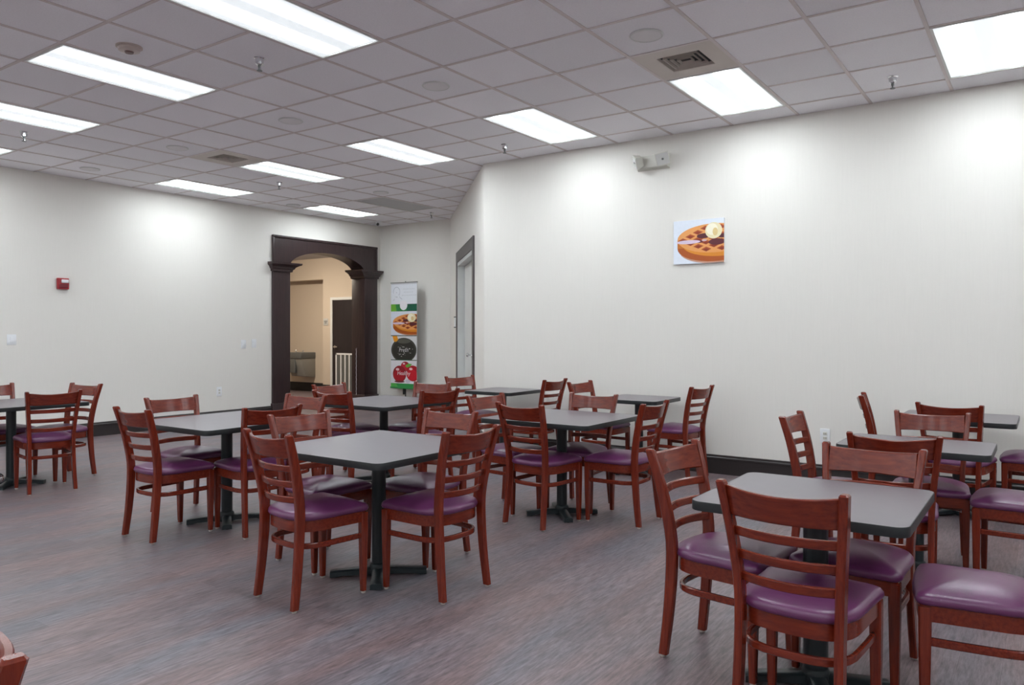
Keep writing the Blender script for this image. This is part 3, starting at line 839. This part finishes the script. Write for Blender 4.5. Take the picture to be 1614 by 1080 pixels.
def waffle(p, u0, v0, u1, v1):
    """a waffle with butter and syrup inside the given window"""
    W, H = u1 - u0, v1 - v0
    lim = (u0, v0, u1, v1)
    def q(pts): return [(u0 + a * W, v0 + b_ * H) for a, b_ in pts]
    add = lambda pts, c: p.poly(q(pts), c, lim)
    add([(0, 0), (1, 0), (1, 1), (0, 1)], (226, 232, 244))
    cx_, cy_, rx, ry = 0.80, 0.56, 0.72, 0.33
    add(disc_pts(cx_ + 0.02, cy_ - 0.27, rx * 0.97, ry * 0.92), (196, 150, 128))
    add(disc_pts(cx_, cy_ - 0.20, rx, ry), (176, 84, 22))
    add([(cx_ - rx, cy_ - 0.20), (cx_ + rx, cy_ - 0.20), (cx_ + rx, cy_), (cx_ - rx, cy_)], (198, 112, 28))
    add(disc_pts(cx_ + 0.1, cy_ - 0.12, rx, ry * 0.9), (222, 140, 38))
    add(disc_pts(cx_, cy_, rx, ry), (232, 160, 92))
    for a in range(-4, 5):
        for b_ in range(-5, 6):
            c = (cx_ + 0.155 * a + 0.15 * b_, cy_ - 0.075 * a + 0.085 * b_)
            if ((c[0] - cx_) / rx) ** 2 + ((c[1] - cy_) / ry) ** 2 > 0.80: continue
            e1, e2 = (0.052, -0.026), (0.050, 0.029)
            qd = lambda k: [(c[0] + k*(s1*e1[0] + s2*e2[0]), c[1] + k*(s1*e1[1] + s2*e2[1])) for s1, s2 in ((-1, -1), (1, -1), (1, 1), (-1, 1))]
            add(qd(1.0), (176, 78, 34)); add([(x, y - 0.012) for x, y in qd(0.62)], (140, 50, 24))
    for bx, by, br, c in ((0.60, 0.62, 0.13, (88, 30, 42)), (0.52, 0.50, 0.08, (112, 44, 50)), (0.86, 0.47, 0.16, (96, 34, 44)), (0.97, 0.60, 0.10, (84, 28, 40)), (0.62, 0.52, 0.05, (214, 180, 190))):
        add(disc_pts(bx, by, br, br * 0.45, 20), c)
    add(disc_pts(0.30, 0.50, 0.24, 0.045, 24), (226, 206, 226))
    add(disc_pts(0.80, 0.73, 0.165, 0.185), (238, 226, 186)); add(disc_pts(0.77, 0.76, 0.11, 0.13), (250, 243, 220)); add(disc_pts(0.83, 0.70, 0.05, 0.09), (226, 200, 140))

# waffle picture on the right wall
pc = empty('picture_panel', (-3.06, YR, 2.03)); tag(pc, 'white-bordered photo panel of a waffle with butter on the right wall', 'picture')
MB().box((0, -0.02, 0), (0.515, 0, 0.425)).obj('board', M['plate'], pc, bevel=0.002)
pr = Print(0.515, 0.425); waffle(pr, 0.0, 0.0, 1.0, 1.0)
po = pr.build('printed_photo', pc); po.location = (0, -0.0203, 0)

# banner before the far wall
BW, BH = 0.625, 1.86
bn = empty('banner_stand', (-9.77, YF - 0.20, 0)); tag(bn, 'tall narrow food banner with waffle and apples standing beside the archway', 'banner')
bz = 0.38
MB().box((0, 0.0, bz), (BW, 0.0035, bz + BH)).obj('banner_sheet', M['plate'], bn)
b = Print(BW, BH)
b.poly([(0, 0), (1, 0), (1, 1), (0, 1)], (232, 235, 242))
b.poly([(0, 0.985), (1, 0.985), (1, 1), (0, 1)], (205, 206, 212))
# pale sketch of a head and handwriting
for k in range(14):
    a0 = -40 + 17 * k; r0, r1 = 0.115, 0.135
    b.poly([(0.22 + r * math.cos(R(t)), 0.915 + r * 0.36 * math.sin(R(t))) for r, t in ((r0, a0), (r1, a0), (r1, a0 + 15), (r0, a0 + 15))], (196, 198, 208))
for x0, y0, x1, y1 in ((0.30, 0.895, 0.34, 0.865), (0.16, 0.88, 0.14, 0.845), (0.20, 0.91, 0.24, 0.912), (0.14, 0.845, 0.08, 0.835), (0.34, 0.865, 0.44, 0.845), (0.18, 0.87, 0.26, 0.868)):
    b.poly([(x0, y0), (x1, y1), (x1, y1 - 0.006), (x0, y0 - 0.006)], (190, 194, 202))
for r_, (x0, x1, y0) in enumerate(((0.48, 0.90, 0.935), (0.50, 0.86, 0.905), (0.42, 0.92, 0.875))):
    x = x0
    while x < x1:
        wd_ = 0.035 + 0.03 * random.random()
        b.poly([(x, y0), (x + wd_, y0 + 0.004), (x + wd_, y0 + 0.009), (x, y0 + 0.005)], (205, 208, 214)); x += wd_ + 0.02
b.poly([(0, 0.727), (1, 0.727), (1, 0.796), (0, 0.796)], (46, 132, 74))
b.poly([(0, 0.727), (0.22, 0.727), (0.18, 0.796), (0, 0.796)], (110, 176, 60))
b.poly([(0.62, 0.727), (1, 0.727), (1, 0.796), (0.62, 0.796)], (22, 92, 72))
b.poly(disc_pts(0.49, 0.785, 0.145, 0.047), (238, 236, 242))
waffle(b, 0.0, 0.497, 1.0, 0.727)
b.poly([(0, 0.489), (1, 0.489), (1, 0.497), (0, 0.497)], (70, 84, 78))
# dark drink panel
b.poly([(0, 0.262), (1, 0.262), (1, 0.489), (0, 0.489)], (226, 228, 232))
lm = (0, 0.262, 1, 0.489)
b.poly(disc_pts(0.50, 0.355, 0.49, 0.118), (70, 72, 66), lm); b.poly(disc_pts(0.50, 0.350, 0.44, 0.100), (42, 44, 42), lm); b.poly(disc_pts(0.50, 0.440, 0.26, 0.022), (92, 94, 86), lm)
b.poly([(0.06, 0.489), (0.24, 0.489), (0.29, 0.455), (0.20, 0.432), (0.12, 0.438)], (240, 160, 40), lm)
for k in range(26):
    a, d = random.uniform(0, 6.28), random.uniform(0.15, 0.95)
    b.poly(disc_pts(0.5 + 0.42 * d * math.cos(a), 0.345 + 0.085 * d * math.sin(a), random.uniform(0.012, 0.035), random.uniform(0.003, 0.007), 8), random.choice(((170, 174, 166), (206, 208, 206), (100, 104, 96))), lm)
b.poly([(0, 0.256), (1, 0.256), (1, 0.263), (0, 0.263)], (44, 84, 60))
# apples
lm = (0, 0.035, 1, 0.256)
b.poly([(0, 0.035), (1, 0.035), (1, 0.256), (0, 0.256)], (236, 236, 242), lm)
for x, y, rx, ry, c in ((0.56, 0.200, 0.17, 0.046, (168, 28, 48)), (0.85, 0.135, 0.25, 0.075, (176, 22, 40)), (0.34, 0.125, 0.26, 0.080, (150, 20, 38))):
    b.poly(disc_pts(x, y, rx, ry), c, lm); b.poly(disc_pts(x - 0.03, y - ry * 0.2, rx * 0.8, ry * 0.72), tuple(min(255, int(q * 1.2)) for q in c), lm)
    b.poly(disc_pts(x - rx * 0.3, y + ry * 0.55, rx * 0.26, ry * 0.16), (246, 214, 222), lm)
b.poly([(0.56, 0.205), (0.68, 0.228), (0.82, 0.222), (0.74, 0.198), (0.62, 0.188)], (98, 172, 62), lm)
b.poly(disc_pts(0.34, 0.052, 0.20, 0.010), (110, 40, 50), lm); b.poly(disc_pts(0.66, 0.058, 0.10, 0.018), (214, 208, 224), lm)
b.poly([(0, 0.0), (1, 0.0), (1, 0.035), (0, 0.035)], (48, 146, 76))
b.poly([(0, 0.0), (0.28, 0.0), (0.2, 0.035), (0, 0.035)], (86, 178, 84))
bo = b.build('printed_art', bn); bo.location = (0, -0.0004, bz)
def text_mesh(name, body, size, mat, parent, loc, shear=0.15):
    cu = bpy.data.curves.new(name, 'FONT'); cu.body = body; cu.size = size; cu.align_x = 'CENTER'; cu.align_y = 'CENTER'; cu.shear = shear; cu.extrude = 0.0002
    t = bpy.data.objects.new(name, cu); COL.objects.link(t)
    bpy.context.view_layer.update()
    me = bpy.data.meshes.new_from_object(t.evaluated_get(bpy.context.evaluated_depsgraph_get()))
    bpy.data.objects.remove(t); me.materials.clear(); me.materials.append(mat)
    o = link(bpy.data.objects.new(name, me), parent); o.location = loc; o.rotation_euler = (R(90), 0, 0)
    return o
text_mesh('lettering', 'Fresh', 0.105, ink(214, 216, 220), bn, (0.31, -0.0060, bz + 0.355 * BH))
text_mesh('lettering', 'Healthy', 0.10, ink(244, 230, 236), bn, (0.31, -0.0060, bz + 0.132 * BH))
MB().box((-0.01, -0.008, bz + BH - 0.004), (BW + 0.01, 0.012, bz + BH + 0.014)).obj('top_rail', M['steel_light'], bn, bevel=0.003)
MB().box((-0.012, -0.012, bz - 0.03), (BW + 0.012, 0.016, bz + 0.002)).obj('bottom_rail', ink(48, 140, 76), bn, bevel=0.003)
MB().lathe([(0.009, 0.02), (0.009, bz + BH + 0.03)], c=(0.31, 0.045, 0), seg=10).obj('pole', M['black'], bn, smooth=40)
MB().box((0.296, -0.012, bz - 0.13), (0.326, 0.03, bz - 0.03)).obj('clip', M['black'], bn)
for dx, dy in ((-0.22, -0.10), (0.22, -0.10), (0.0, 0.12)):
    a = Vector((0.31, 0.045, 0.06)); c = Vector((0.31 + dx, 0.045 + dy, 0.012)); dv = (c - a).normalized(); sv = Vector((-dv.y, dv.x, 0)).normalized() * 0.009; uv = Vector((0, 0, 0.009))
    MB().loft([[tuple(p + sv + uv), tuple(p - sv + uv), tuple(p - sv - uv), tuple(p + sv - uv)] for p in (a, c)]).obj('foot', M['black'], bn)

# emergency light on the right wall
em = empty('emergency_light', (-3.28, YR, 3.075)); tag(em, 'beige emergency light with two lamp heads high on the right wall', 'emergency light')
MB().loft([[(-0.175, 0, -0.075), (0.175, 0, -0.075), (0.175, 0, 0.075), (-0.175, 0, 0.075)], [(-0.165, -0.055, -0.062), (0.165, -0.055, -0.062), (0.165, -0.055, 0.066), (-0.165, -0.055, 0.066)], [(-0.155, -0.062, -0.054), (0.155, -0.062, -0.054), (0.155, -0.062, 0.058), (-0.155, -0.062, 0.058)]]).obj('housing', M['beige'], em)
for sx, rz, ry in ((-1, -48, 24), (1, 22, -14)):
    MX = Matrix.Translation((sx * 0.135, -0.095, 0.005)) @ Matrix.Rotation(R(rz), 4, 'Z') @ Matrix.Rotation(R(ry), 4, 'Y') @ Matrix.Rotation(R(18), 4, 'X')
    hdm = MB().loft([[(-0.045, 0.045, -0.045), (0.045, 0.045, -0.045), (0.045, 0.045, 0.045), (-0.045, 0.045, 0.045)], [(-0.070, -0.03, -0.066), (0.070, -0.03, -0.066), (0.070, -0.03, 0.066), (-0.070, -0.03, 0.066)]]).xform(MX).obj('lamp_head', M['beige'], em, bevel=0.004)
    MB().box((-0.060, -0.034, -0.056), (0.060, -0.030, 0.056)).xform(MX).obj('lens', plain('clear_lens', (0.62, 0.62, 0.60), 0.2), hdm)
    MB().lathe([(0.012, 0), (0.009, 0.006), (0, 0.007)], seg=12).xform(MX @ Matrix.Translation((0, -0.034, 0)) @ Matrix.Rotation(R(90), 4, 'X')).obj('bulb', M['steel'], hdm)

# wall plates
def plate(name, loc, rz, w, h, label, cat_, kind, group=None):
    o = empty(name, loc, rz); tag(o, label, cat_, group)
    MB().box((-w/2, -0.007, -h/2), (w/2, 0, h/2)).obj('cover_plate', M['plate'], o, bevel=0.002)
    if kind == 'rocker':
        MB().box((-0.017, -0.011, -0.033), (0.017, -0.006, 0.033)).obj('rocker', M['plate'], o, bevel=0.002)
    elif kind == 'outlet':
        for s in (-1, 1):
            f = MB().box((-0.017, -0.010, s*0.02 - 0.014), (0.017, -0.006, s*0.02 + 0.014)).obj('socket', M['beige'], o, bevel=0.002)
            for q in (-1, 1): MB().box((q*0.007 - 0.0014, -0.0105, s*0.02 - 0.005), (q*0.007 + 0.0014, -0.0095, s*0.02 + 0.006)).obj('slot', M['black'], f)
    return o
EX = R(90)      # plates on the left wall face +X
plate('switch_plate', (XL, 4.085, 1.27), EX, 0.10, 0.125, 'plain white wall plate on the left wall below the red fire alarm', 'switch', 'rocker', 'white wall plates')
plate('switch_plate', (XL, 7.29, 1.175), EX, 0.085, 0.135, 'left one of the two white switches beside the archway', 'switch', 'rocker', 'white wall plates')
plate('switch_plate', (XL, 7.48, 1.185), EX, 0.085, 0.135, 'right one of the two white switches, closer to the archway', 'switch', 'rocker', 'white wall plates')
plate('wall_outlet', (XL, 6.87, 0.47), EX, 0.085, 0.14, 'white outlet low on the left wall above the left table', 'outlet', 'outlet', 'white wall plates')
plate('wall_outlet', (-1.63, YR, 0.44), 0, 0.085, 0.125, 'white outlet low on the right wall between two chair backs', 'outlet', 'outlet', 'white wall plates')
# fire alarm
fa = empty('fire_alarm', (XL, 4.655, 1.97), EX); tag(fa, 'red fire alarm strobe with a white lens on the left wall', 'fire alarm')
MB().box((-0.066, -0.045, -0.07), (0.066, 0, 0.07)).obj('housing', M['red'], fa, bevel=0.006)
MB().box((-0.03, -0.066, 0.008), (0.055, -0.044, 0.052)).obj('strobe_lens', plain('strobe', (0.85, 0.86, 0.9), 0.15), fa, bevel=0.008)
MB().box((-0.05, -0.050, -0.055), (0.05, -0.044, -0.008)).obj('sounder_grille', plain('dark_red', (0.16, 0.01, 0.02), 0.5), fa, bevel=0.003)
# thermostat-like box beside the double door
tb = empty('wall_box', tuple(D0 + SV * 0.98 + Vector((0, 0, 1.52)))); tb.rotation_euler = (0, 0, math.atan2(SV.y, SV.x)); tag(tb, 'slim white wall box with dark end caps left of the double door', 'wall box')
MB().box((-0.04, -0.022, -0.075), (0.04, 0, 0.075)).obj('case', M['plate'], tb, bevel=0.003)
for zz in (-0.083, 0.083): MB().box((-0.03, -0.030, zz - 0.008), (0.03, 0, zz + 0.008)).obj('end_cap', M['steel'], tb)

# ---------------------------------------------------------------- hall things
sg = empty('door_sign', (-13.13, HY, 1.585)); tag(sg, 'small pale sign with two lines beside the dark hall door', 'sign')
MB().box((-0.075, -0.008, -0.075), (0.075, 0, 0.075)).obj('sign_plate', plain('sign_grey', (0.52, 0.52, 0.50), 0.4), sg, bevel=0.002)
for zz, w in ((0.015, 0.05), (-0.02, 0.032)): MB().box((-w, -0.0095, zz - 0.008), (w, -0.0078, zz + 0.008)).obj('text_line', plain('sign_ink', (0.12, 0.12, 0.12), 0.5), sg)

df_ = empty('drinking_fountain', (-14.09, HY + 0.30, 0)); tag(df_, 'grey steel wall drinking fountain in the hall niche behind the archway', 'drinking fountain')
bm_ = MB().loft([[(-0.26, -0.40, 0.76), (0.26, -0.40, 0.76), (0.26, 0, 0.76), (-0.26, 0, 0.76)], [(-0.20, -0.30, 0.36), (0.26, -0.30, 0.36), (0.26, 0, 0.33), (-0.20, 0, 0.33)]])
bm_.obj('cabinet', M['steel_light'], df_, bevel=0.006)
MB().box((-0.27, -0.42, 0.76), (0.27, 0, 0.90)).obj('basin', M['steel'], df_, bevel=0.012)
MB().box((-0.24, -0.418, 0.44), (0.05, -0.36, 0.75)).obj('front_panel', M['steel'], df_, bevel=0.006)
for x in (-0.14, 0.10): MB().lathe([(0.018, 0), (0.02, 0.03), (0.012, 0.05), (0.0, 0.055)], c=(x, -0.22, 0.90), seg=12).obj('bubbler', M['chrome'], df_, smooth=40)

# bead chain on the archway's right reveal
hc = empty('bead_chain', (XL - 0.17, PR - 0.012, 0)); tag(hc, 'thin pale bead chain hanging down the right side of the archway opening', 'chain')
MB().lathe([(0.012, 0), (0.012, 0.004), (0.004, 0.008), (0.004, 0.02)], seg=10).xform(Matrix.Translation((0, 0.012, 1.06)) @ Matrix.Rotation(R(90), 4, 'X')).obj('hook', M['chrome'], hc)
ch = MB()
for k in range(48):
    ch.lathe([(0.0012, -0.010), (0.0045, -0.004), (0.0045, 0.004), (0.0012, 0.010)], c=(0.003 * math.sin(k * 1.3), 0, 0.22 + 0.0175 * k), seg=8)
o = ch.obj('beads', M['plate'], hc, smooth=60); o['kind'] = 'stuff'

# chrome ball-ended leg at the left edge
cb = empty('chrome_stand', (-7.426, 2.862, 0)); tag(cb, 'shiny chrome ball end at the left edge of the photo', 'chrome stand')
MB().lathe([(0.002, -0.048), (0.024, -0.041), (0.041, -0.024), (0.048, 0.0), (0.041, 0.024), (0.024, 0.041), (0.002, 0.048)], c=(0, 0, 0.10), seg=24).obj('ball', M['chrome'], cb, smooth=60)
MB().lathe([(0.010, 0.0), (0.045, 0.0), (0.045, 0.006), (0.010, 0.012), (0.010, 0.06)], seg=20).obj('foot', M['chrome'], cb, smooth=40)
MB().lathe([(0.011, 0.0), (0.011, 0.3)], seg=14).xform(Matrix.Translation((0, 0, 0.10)) @ Vector((-0.78, -0.54, 0.30)).to_track_quat('Z', 'Y').to_matrix().to_4x4()).obj('tube', M['chrome'], cb, smooth=40)
